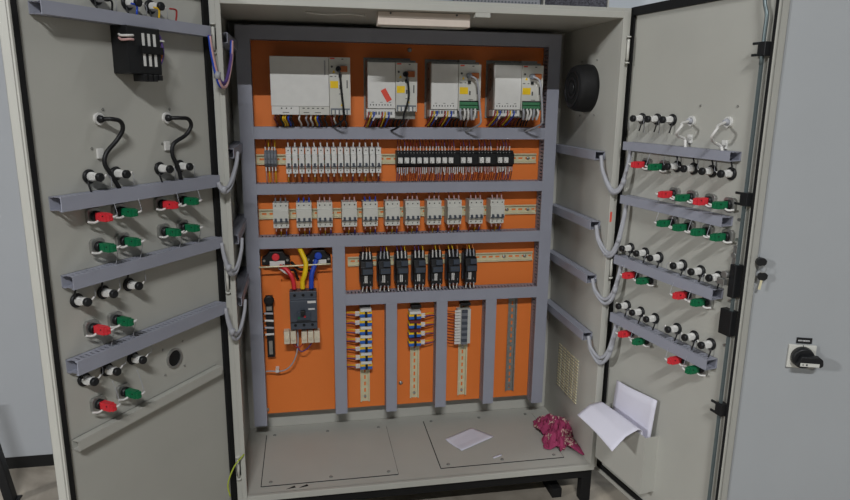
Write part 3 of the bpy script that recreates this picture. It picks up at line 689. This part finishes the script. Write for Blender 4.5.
# magenta cloth
def clothmesh():
    from mathutils import noise
    b = MB(); nu, nv = 70, 60
    for j in range(nv+1):
        for i in range(nu+1):
            s, q = i/nu*2-1, j/nv*2-1
            r = math.sqrt(s*s+q*q); a = math.atan2(q, s)
            e = 1+.22*math.sin(3*a+1)+.10*math.sin(7*a)+.06*math.sin(12*a+2)
            x = s*e*.066; y = q*e*.092
            nz = noise.noise(Vector((s*3.2, q*3.6, 3.1))); rz = 1-abs(noise.noise(Vector((s*3.6+nz*2, q*3.6, 8.)))*2.4)
            n3 = 1-abs(noise.noise(Vector((s*9, q*9+nz*3, 1.)))*2.2)
            h = max(0, 1-(r/1.15)**2.2)
            z = .003+h*(.012+.042*rz+.018*n3)+.004*n3
            x += .008*noise.noise(Vector((s*5, q*5, 20))); y += .010*noise.noise(Vector((s*5, q*5, 30)))
            b.v.append((x, y, max(z, .0025)))
    for j in range(nv):
        for i in range(nu):
            a = j*(nu+1)+i; b.f.append((a, a+1, a+nu+2, a+nu+1)); b.sm.append(True)
    # small tail
    k = len(b.v); mu, mv = 8, 22
    for j in range(mv+1):
        for i in range(mu+1):
            s = i/mu*2-1; q = j/mv
            w = .020*(1-q*.45)
            x = .022+q*.045+s*w; y = -.055-q*.092+.006*math.sin(q*9)+s*.006
            z = .0035+.022*(1-q)*(1-s*s*.6)+.006*abs(math.sin(s*5+q*6))
            b.v.append((x, y, z))
    for j in range(mv):
        for i in range(mu):
            a = k+j*(mu+1)+i; b.f.append((a, a+1, a+mu+2, a+mu+1)); b.sm.append(True)
    return b
o = clothmesh().build('lace_cloth', 'cloth', solid=.0018); o.location = (1.100, .195, .0015); o.rotation_euler = (0, 0, -.15)
tag(o, 'crumpled magenta cloth with pale lace dots, cabinet floor right corner', 'cloth')

# ------------------------------------------------------------------ door devices
def lamp(side, u, z, d, lab):
    """indicator lamp holder seen from behind; d=-1 leads go down, +1 up"""
    t = on_door(side, 'indicator_lamp', u, .0003, z, lab, 'indicator lamp', 'indicator lamp holders on the door insides')
    MB().lathe((0, 0, 0), (0, 1, 0), [(0, .0155), (.004, .0165), (.007, .0145)], 24).build('locking_nut', 'black', t)
    q = MB(); q.lathe((0, .007, 0), (0, 1, 0), [(0, .0105), (.008, .0105), (.009, .0085), (.022, .0085)], 16); q.box(-.0105, .0105, .012, .027, -.0065, .0065)
    q.build('lamp_body', 'white', t, bevel=.0008)
    MB().lathe((0, .029, 0), (0, 1, 0), [(0, .006), (.003, .0098), (.009, .0100), (.012, .008)], 20).build('end_cap', 'black', t)
    s = 1 if side == 'L' else -1
    MB().tube([(s*.010, .010, d*.008), (s*.012, .014, d*.018), (s*.010, .018, d*.036)], .0021, 7).build('black_lead', 'wblack', t)
    MB().tube([(-s*.008, .018, 0), (-s*.022, .022, -.002), (-s*.030, .020, .002)], .0020, 7).build('white_lead', 'wwhite', t)
    k = rnd(-.006, .006)
    MB().tube([(-s*.030, .020, .002), (-s*(.036+k), .022, d*.006), (-s*(.036+k), .020, d*.028), (-s*(.034+k), .018, d*.040)], .0007, 5).build('thin_lead', 'wgrey', t)
def pb(side, u, z, m, d, lab):
    t = on_door(side, 'push_button', u, .0003, z, lab, 'push button', 'push-button contact blocks on the door insides')
    q = MB(); q.prism([(-.018, -.012), (-.012, -.018), (.012, -.018), (.018, -.012), (.018, .012), (.012, .018), (-.012, .018), (-.018, .012)], 0, .009, 'y')
    q.build('mounting_collar', 'steel', t, bevel=.001)
    MB().lathe((0, .007, 0), (0, 1, 0), [(0, .0125), (.012, .0118)], 20).build('button_barrel', 'black', t)
    q = MB(); q.box(-.0075, .0075, .019, .050, -.0095, .0095); q.box(-.006, .006, .050, .058, -.008, .008); q.box(-.009, .009, .024, .036, -.006, .006)
    for zz in (-.005, .005): q.cyl((.0, .058, zz), (0, .060, zz), .0025, 8)
    q.build('contact_block', m, t, bevel=.0008)
    q = MB()
    for yy in (.03, .042): q.cyl((.0077, yy, .003), (.0085, yy, .003), .0016, 8); q.cyl((-.0077, yy, .003), (-.0085, yy, .003), .0016, 8)
    q.build('screws', 'matblack', t)
    s = 1 if side == 'L' else -1
    MB().tube([(s*.004, .026, -.008), (s*.014, .022, -.012), (s*.026, .016, -.009)], .0028, 7).build('white_lead', 'wwhite', t)
    MB().tube([(-s*.004, .054, .000), (-s*.010, .058, .001), (-s*.017, .056, .002)], .0026, 7).build('white_lead', 'wwhite', t)
    k = rnd(-.004, .004)
    MB().tube([(-s*.017, .052, .002), (-s*(.024+k), .046, d*.004), (-s*(.026+k), .036, d*.03), (-s*(.024+k), .030, d*.052)], .0007, 5).build('thin_lead', 'wgrey', t)
nh = lambda i, n: 'nearest the hinge' if i == 0 else ('farthest from the hinge' if i == n-1 else '%s from the hinge' % ORD[i])
def lrow(side, us, z, d, where):
    us = sorted(us)
    for i, u in enumerate(us): lamp(side, u, z, d, 'white lamp holder %s, %s of the %s door' % (nh(i, len(us)), where, 'left' if side == 'L' else 'right'))
def brow(side, us, z, cols, d, where):
    n = len(us)
    for i, (u, c) in enumerate(sorted(zip(us, cols))): pb(side, u, z, c, d, '%s button block %s, %s of the %s door' % (c, nh(i, n), where, 'left' if side == 'L' else 'right'))
lrow('L', (.191, .259, .343), 1.420, -1, 'above top trunking')
lrow('L', (.406, .334, .201, .133), 1.038, -1, 'above second trunking')
brow('L', (.407, .337, .210, .138), .950, ('red', 'green', 'red', 'green'), 1, 'below second trunking')
brow('L', (.405, .335, .207, .141), .880, ('green',)*4, -1, 'above third trunking')
lrow('L', (.470, .400, .327), .770, 1, 'below third trunking')
brow('L', (.442, .377), .697, ('red', 'green'), -1, 'above fourth trunking')
lrow('L', (.474, .412, .335), .584, 1, 'below fourth trunking')
brow('L', (.447, .374), .5125, ('red', 'green'), 1, 'near lowest bar')
lrow('R', (.062, .129, .192), 1.166, -1, 'above top trunking')
lrow('R', (.229, .292, .359, .423), 1.040, 1, 'below top trunking')
brow('R', (.104, .179), 1.034, ('red', 'green'), 1, 'below top trunking')
brow('R', (.232, .300, .367, .433), .963, ('red', 'green', 'red', 'green'), -1, 'above second trunking')
brow('R', (.237, .301, .370, .438), .882, ('green',)*4, 1, 'below second trunking')
lrow('R', (.059, .128, .191, .288, .357, .422), .771, -1, 'above third trunking')
brow('R', (.104, .170, .327, .395), .697, ('red', 'green', 'red', 'green'), 1, 'below third trunking')
lrow('R', (.065, .132, .198, .292, .359, .421), .586, -1, 'above lowest trunking')
brow('R', (.107, .176, .332, .402), .509, ('red', 'green', 'red', 'green'), 1, 'below lowest trunking')
# round cable entries with bent cables
def gland(side, u, z, m, pts, r, lab, rad=.0135):
    t = on_door(side, 'cable_entry', u, .0003, z, lab, 'cable entry', 'round cable entries on the doors')
    s = 1 if side == 'L' else -1
    MB().ring((0, 0, 0), (0, 1, 0), .009, rad, .006).build('entry_ring', 'white', t)
    MB().lathe((0, 0, 0), (0, 1, 0), [(0, .0088), (.012, .008), (.018, .0045)], 16).build('cable_boot', 'black' if m == 'wblack' else 'wgrey', t)
    MB().tube([(s*a, n, c) for a, n, c in pts], r, 10, 6).build('cable', m, t)
def clip(side, u, z, lab):
    t = on_door(side, 'cable_clip', u, .0003, z, lab, 'cable clip', 'white cable clips on the doors')
    MB().box(-.008, .008, 0, .006, -.011, .011).build('clip_base', 'white', t, bevel=.0008)
    MB().tube([(-.006, .006, 0), (-.010, .012, 0), (-.014 if side == 'L' else .0, .014, 0)], .0012, 6).build('tie', 'white', t)
gland('L', .366, 1.162, 'wblack', [(0, .01, 0), (-.014, .028, 0), (-.034, .030, -.006), (-.041, .026, -.024), (-.030, .018, -.047), (-.004, .012, -.074), (.004, .012, -.098), (-.008, .016, -.125), (-.024, .018, -.156)], .0050, 'white round entry with kinked black cable, far from left door hinge')
gland('L', .166, 1.161, 'wblack', [(0, .01, 0), (-.020, .028, 0), (-.045, .030, -.003), (-.058, .026, -.020), (-.044, .020, -.043), (-.008, .012, -.064), (-.001, .012, -.092), (-.012, .016, -.122), (-.018, .018, -.156)], .0050, 'white round entry with kinked black cable, near left door hinge')
clip('L', .372, 1.086, 'white cable clip below the entry farther from the left hinge'); clip('L', .172, 1.092, 'white cable clip below the entry nearer the left hinge')
gland('R', .267, 1.165, 'wwhite', [(0, .01, 0), (.018, .05, -.006), (.035, .065, -.012), (.025, .070, -.030), (.005, .045, -.040), (-.004, .016, -.048), (.006, .02, -.072)], .0038, 'white round entry with bent white cable, nearer the right door hinge')
gland('R', .395, 1.166, 'wwhite', [(0, .01, 0), (.018, .05, -.008), (.035, .070, -.016), (.025, .074, -.036), (.005, .045, -.050), (-.002, .016, -.060), (.010, .02, -.075)], .0038, 'white round entry with bent white cable, farther from right door hinge')
clip('R', .268, 1.118, 'white cable clip nearer the right door hinge'); clip('R', .392, 1.110, 'white cable clip farther from the right door hinge')
# black relay unit on the left door
t = on_door('L', 'meter_relay', .312, .0003, 1.262, 'black relay unit with white labels under the top trunking, left door', 'relay unit')
MB().box(0, -.096, 0, .050, .0, .104).build('housing', 'black', t, bevel=.002)
MB().box(-.034, -.098, .0502, .056, .046, .062).build('label_band', 'matblack', t)
for i in range(3):
    for z0 in (.018, .063):
        MB().box(-.041-i*.0165, -.048-i*.0165, .0503, .0515, z0, z0+.027).build('white_label', 'white', t)
for i in range(4): MB().box(-.034-i*.0155, -.046-i*.0155, .022, .054, -.016+.003*(i == 3), -.0005).build('connector', 'black', t, bevel=.001)
MB().tube([(.002, .028, .084), (.006, .040, .081), (.001, .056, .081), (-.010, .058, .082)], .0028, 8).build('wire', 'wwhite', t)
MB().tube([(.002, .028, .077), (.006, .040, .072), (.001, .056, .073), (-.010, .058, .073)], .0028, 8).build('wire', 'wpink', t)
MB().tube([(-.094, .035, .102), (-.104, .042, .085), (-.107, .045, .050), (-.097, .045, .026)], .0035, 8).build('wire', 'wpur', t)
MB().tube([(-.097, .045, .060), (-.103, .045, .045), (-.097, .045, .030)], .0028, 8).build('wire', 'wor', t)
MB().box(-.098, -.110, .044, .049, .076, .080).build('tie', 'white', t)
for (u, m) in ((.262, 'wblue'), (.196, 'wyel'), (.140, 'wred'), (.330, 'wblack')):
    p = [PL(u+.012, .03, 1.416), PL(u, .034, 1.412), PL(u-.002, .03, 1.392)] if m != 'wred' else [PL(u+.025, .038, 1.418), PL(u+.004, .036, 1.418), PL(u, .034, 1.408), PL(u, .03, 1.392)]
    cable('lamp_wire', p, .0022, m, '%s wire dropping into the top trunking of the left door' % {'wblue': 'blue', 'wyel': 'yellow', 'wred': 'red', 'wblack': 'black'}[m], 'wires above the top trunking of the left door')

# ------------------------------------------------------------------ cable loops between doors and side walls
def loop(a, b_, low, m, r, lab, k=3):
    a = Vector(a); b_ = Vector(b_)
    t = thing('door_cable_loop', a, lab, 'cable', 'cable loops at the door hinges')
    for j in range(k):
        o = Vector((rnd(-.003, .003), rnd(-.003, .003), rnd(-.004, .004)))+Vector((0, 0, (j-1)*.007))
        mid = [(0.0, 0, 0), (.12, 0, low*.45), (.38, 0, low*.95), (.66, 0, low*.98), (.92, 0, low*.45), (1, 0, 0)]
        pts = [(b_-a)*f+Vector((0, -.030*math.sin(f*math.pi), l))+o*min(1, 4*f*(1-f)+.2) for f, _, l in mid]
        MB().tube(pts, r, 8, 6).build('cable', m if isinstance(m, str) else m[j], t)
    p = (b_-a)*.3+Vector((0, -.026, low*.82)); MB().cyl(p+Vector((-.002, 0, -.008)), p+Vector((.002, 0, .010)), .0078, 10).build('tie', 'wgrey', t)
for z0, z1, nm in ((.992, 1.050, 'second'), (.824, .800, 'third'), (.634, .612, 'fourth')):
    loop((-.026, -.055, z0-.004), (.020, .042, z1+.012), -.070-(z0-z1)*.3 if z0 < z1 else -.085, 'wgrey', .0046, 'grey cable loop from the %s trunking of the left door into the cabinet' % nm)
loop((-.026, -.055, 1.368), (.020, .042, 1.365), -.12, ('wblue', 'wpink', 'wpur'), .0045, 'multicoloured wire loop from the top trunking of the left door', 3)
for z0, z1, low, nm in ((1.084, 1.048, -.10, 'top'), (.922, .826, -.07, 'second'), (.738, .646, -.05, 'third'), (.545, .448, -.05, 'lowest')):
    loop((W+.036, -.050, z0), (W-.016, .040, z1), low-(z0-z1)*.5, 'wgrey', .0056, 'grey cable loop from the %s trunking of the right door into the cabinet' % nm)
# earth wire at lower left hinge
cable('earth_wire', [(-.045, -.055, .035), (-.050, -.05, .075), (-.03, -.04, .125), (-.002, -.016, .150)], .0022, 'wgy', 'thin green-yellow earth wire at the lower left hinge')
# red tape flag on the right cabinet frame
o = MB().box(-.003, .003, -.0006, 0, -.016, .016).build('tape_flag', 'redtape'); o.location = (W+.006, -.0122, .862); tag(o, 'small red tape strip on the right cabinet frame', 'tape')

# ------------------------------------------------------------------ neighbouring cabinet at right
a2 = math.radians(-20)
nc = thing('control_cabinet', (1.322, -.503, FZ), 'blue-grey neighbouring cabinet with rotary switch, right of the open door', 'cabinet', rz=a2)
MB().box(-.026, .78, .0, .38, .08, 2.05).build('body', 'lacquer', nc, bevel=.003)
MB().box(-.02, .78, .03, .38, 0, .0798).build('plinth', 'plinth', nc)
MB().lathe((-.016, -.0002, .985), (0, -1, 0), [(0, .008), (.006, .008), (.007, .005)], 18).build('lock', 'steel', nc)
zc = .604-FZ
t = thing('rotary_switch', Vector((1.322, -.503, FZ))+Matrix.Rotation(a2, 3, 'Z')@Vector((.109, -.0005, zc-.011)), 'black rotary handle on a pale square plate on the blue-grey cabinet', 'switch', rz=a2)
MB().box(-.032, .032, -.008, 0, -.031, .030).build('switch_plate', 'offwhite', t, bevel=.0015)
MB().lathe((0, -.008, 0), (0, -1, 0), [(0, .027), (.014, .026), (.017, .023)], 32).build('switch_dial', 'black', t)
q = MB(); q.prism([(-.020, -.014), (.034, -.016), (.040, -.010), (.038, .004), (.028, .012), (-.012, .010)], -.040, -.0255, 'y'); q.build('switch_handle', 'black', t, bevel=.002)
MB().box(-.014, .030, -.0408, -.0402, -.014, -.005).build('handle_label', 'offwhite', t)
q = MB(); q.box(-.009, -.006, -.0412, -.0408, -.011, -.008); q.box(-.001, .003, -.0412, -.0408, -.012, -.007); q.build('handle_marks', 'mark', t)
q = MB(); q.box(-.001, .001, -.0085, -.008, .027, .030); q.build('plate_mark', 'mark', t)
lb = thing('name_plate', Vector((1.322, -.503, FZ))+Matrix.Rotation(a2, 3, 'Z')@Vector((.112, -.0005, zc+.029)), 'small black engraved name plate above the rotary switch', 'name plate', rz=a2)
MB().box(-.018, .018, -.0018, 0, -.0075, .0075).build('plate', 'black', lb)
q = MB()
for i, (a_, w_) in enumerate(((-.014, .002), (-.0112, .002), (-.0085, .0012), (-.0065, .002), (-.0025, .002), (.0, .002), (.0028, .0012), (.0048, .002), (.0076, .002), (.0104, .002))): q.box(a_, a_+w_, -.0021, -.0018, -.0018, .0018)
q.build('engraving', 'lite', lb)
def key(dx, dz, ang, lab, blade=True):
    t = thing('key', Vector((1.322, -.503, FZ))+Matrix.Rotation(a2, 3, 'Z')@Vector((dx, -.0085, dz-FZ)), lab, 'key', 'keys on the blue-grey cabinet lock', rz=a2, ry=ang)
    q = MB(); q.prism([(-.012, -.004), (-.006, -.010), (.006, -.010), (.012, -.004), (.012, .005), (.006, .010), (-.006, .010), (-.012, .005)], -.010, -.006 if blade else .0005, 'y'); q.build('key_head', 'black', t, bevel=.001)
    if blade: MB().box(-.0028, .0028, -.009, -.007, -.034, -.0098).build('key_blade', 'zinc', t)
key(-.016, .833, .1, 'black-headed key sitting in the cabinet lock', False)
key(-.010, .797, .12, 'black-headed brass key hanging below the one in the lock')
o = MB().ring((0, -.014, 0), (0, -1, 0), .008, .0092, .0012, 20).build('key_ring', 'steel', bevel=0); o.location = Vector((1.322, -.503, 0))+Matrix.Rotation(a2, 3, 'Z')@Vector((-.013, -.006, .816)); o.rotation_euler = (0, 0, a2); tag(o, 'thin steel ring linking the two keys', 'key ring')

# ------------------------------------------------------------------ things behind
t = thing('storage_cabinet', (-1.15, .545, FZ), 'white cabinet on black plinth behind the left door', 'cabinet')
MB().box(-1.0, .75, 0, .45, .048, 2.15).build('body', 'locker', t, bevel=.003)
MB().box(-1.0, .75, .004, .45, 0, .0478).build('plinth', 'plinth', t)
t = thing('support_post', (-.822, .330, FZ), 'black metal post standing at far left edge', 'post')
q = MB(); q.hexa([(-.016, -.016, 0), (.016, -.016, 0), (-.016, .016, 0), (.016, .016, 0), (-.075, -.016, .42), (-.045, -.016, .42), (-.075, .016, .42), (-.045, .016, .42)]); q.build('post', 'black', t, bevel=.003)
MB().box(-.026, .026, -.024, .024, -.0, .006).build('foot', 'black', t, bevel=.001)
t = thing('perforated_screen', (1.36, 2.1, FZ), 'pale grey perforated screen standing behind the cabinet', 'screen')
q = MB(); q.box(-.26, .27, -.02, .02, 0, 2.4); q.build('screen_panel', 'wgrey', t, bevel=.003)
q = MB()
for i in range(24):
    for j in range(12): q.cyl((-.24+i*.021, -.0201, 1.80+j*.021), (-.24+i*.021, -.0212, 1.80+j*.021), .006, 6)
q.build('perforation', 'termgrey', t)
t = thing('fabric_screen', (1.865, 2.1, FZ), 'dark speckled fabric screen standing behind the cabinet', 'screen')
MB().box(-.205, .195, -.02, .02, 0, 2.4).build('screen_panel', 'fabric', t, bevel=.003)
for x in (-.215, .2): MB().box(x, x+.01, -.022, .022, 0, 2.4).build('screen_frame', 'offwhite', t)

# ------------------------------------------------------------------ light
def tube_lamp(x, y, z, L, e, lab, size=.06, rz=0.):
    t = thing('ceiling_lamp', (x, y, z), lab, 'lamp', 'tube lamps of the room', rz=rz)
    MB().box(-L/2, L/2, -.05, .05, -.05, 0).build('lamp_housing', 'white', t)
    MB().box(-L/2+.02, L/2-.02, -.035, .035, -.058, -.0502).build('lamp_diffuser', 'tube', t)
    for dx in (-L*.4, L*.4): MB().cyl((dx, 0, .0002), (dx, 0, 4.8999-z), .006, 8).build('suspension_rod', 'steel', t)
    l = bpy.data.lights.new('tube_light', 'AREA'); l.shape = 'RECTANGLE'; l.size = L; l.size_y = size; l.energy = e; l.color = (.97, .985, 1.0)
    o = bpy.data.objects.new('tube_light', l); C.objects.link(o); o.location = (x, y, z-.07); o.rotation_euler = (0, 0, rz)
    return o, l
tube_lamp(-.10, -4.7, 4.30, 1.2, 280, 'long tube lamp hung in front of the cabinet')
o, l = tube_lamp(-4.2, -2.0, 2.4, .4, 120, 'short tube lamp hung far to the left', .2)
o.rotation_euler = Vector((5.3, 2.1, -1.5)).to_track_quat('-Z', 'Y').to_euler()
tube_lamp(2.3, .9, 3.6, 1.2, 22, 'unseen tube lamp added at back right to brighten the back wall')  # extra lamp out of view, added to brighten the back wall
w = bpy.data.worlds.new('world'); S.world = w; w.use_nodes = True
w.node_tree.nodes['Background'].inputs[0].default_value = (.75, .82, .9, 1); w.node_tree.nodes['Background'].inputs[1].default_value = .035

# ------------------------------------------------------------------ camera
cd = bpy.data.cameras.new('camera'); co = bpy.data.objects.new('camera', cd); C.objects.link(co)
co.location = (.2073, -1.8895, 1.2059); co.rotation_euler = (1.3479, -.0109, -.1804)
cd.sensor_fit = 'HORIZONTAL'; cd.sensor_width = 36; cd.lens = 36*651.26/850; cd.clip_start = .02
S.camera = co
S.view_settings.view_transform = 'Standard'; S.view_settings.look = 'None'; S.view_settings.gamma = 1; S.view_settings.exposure = 0
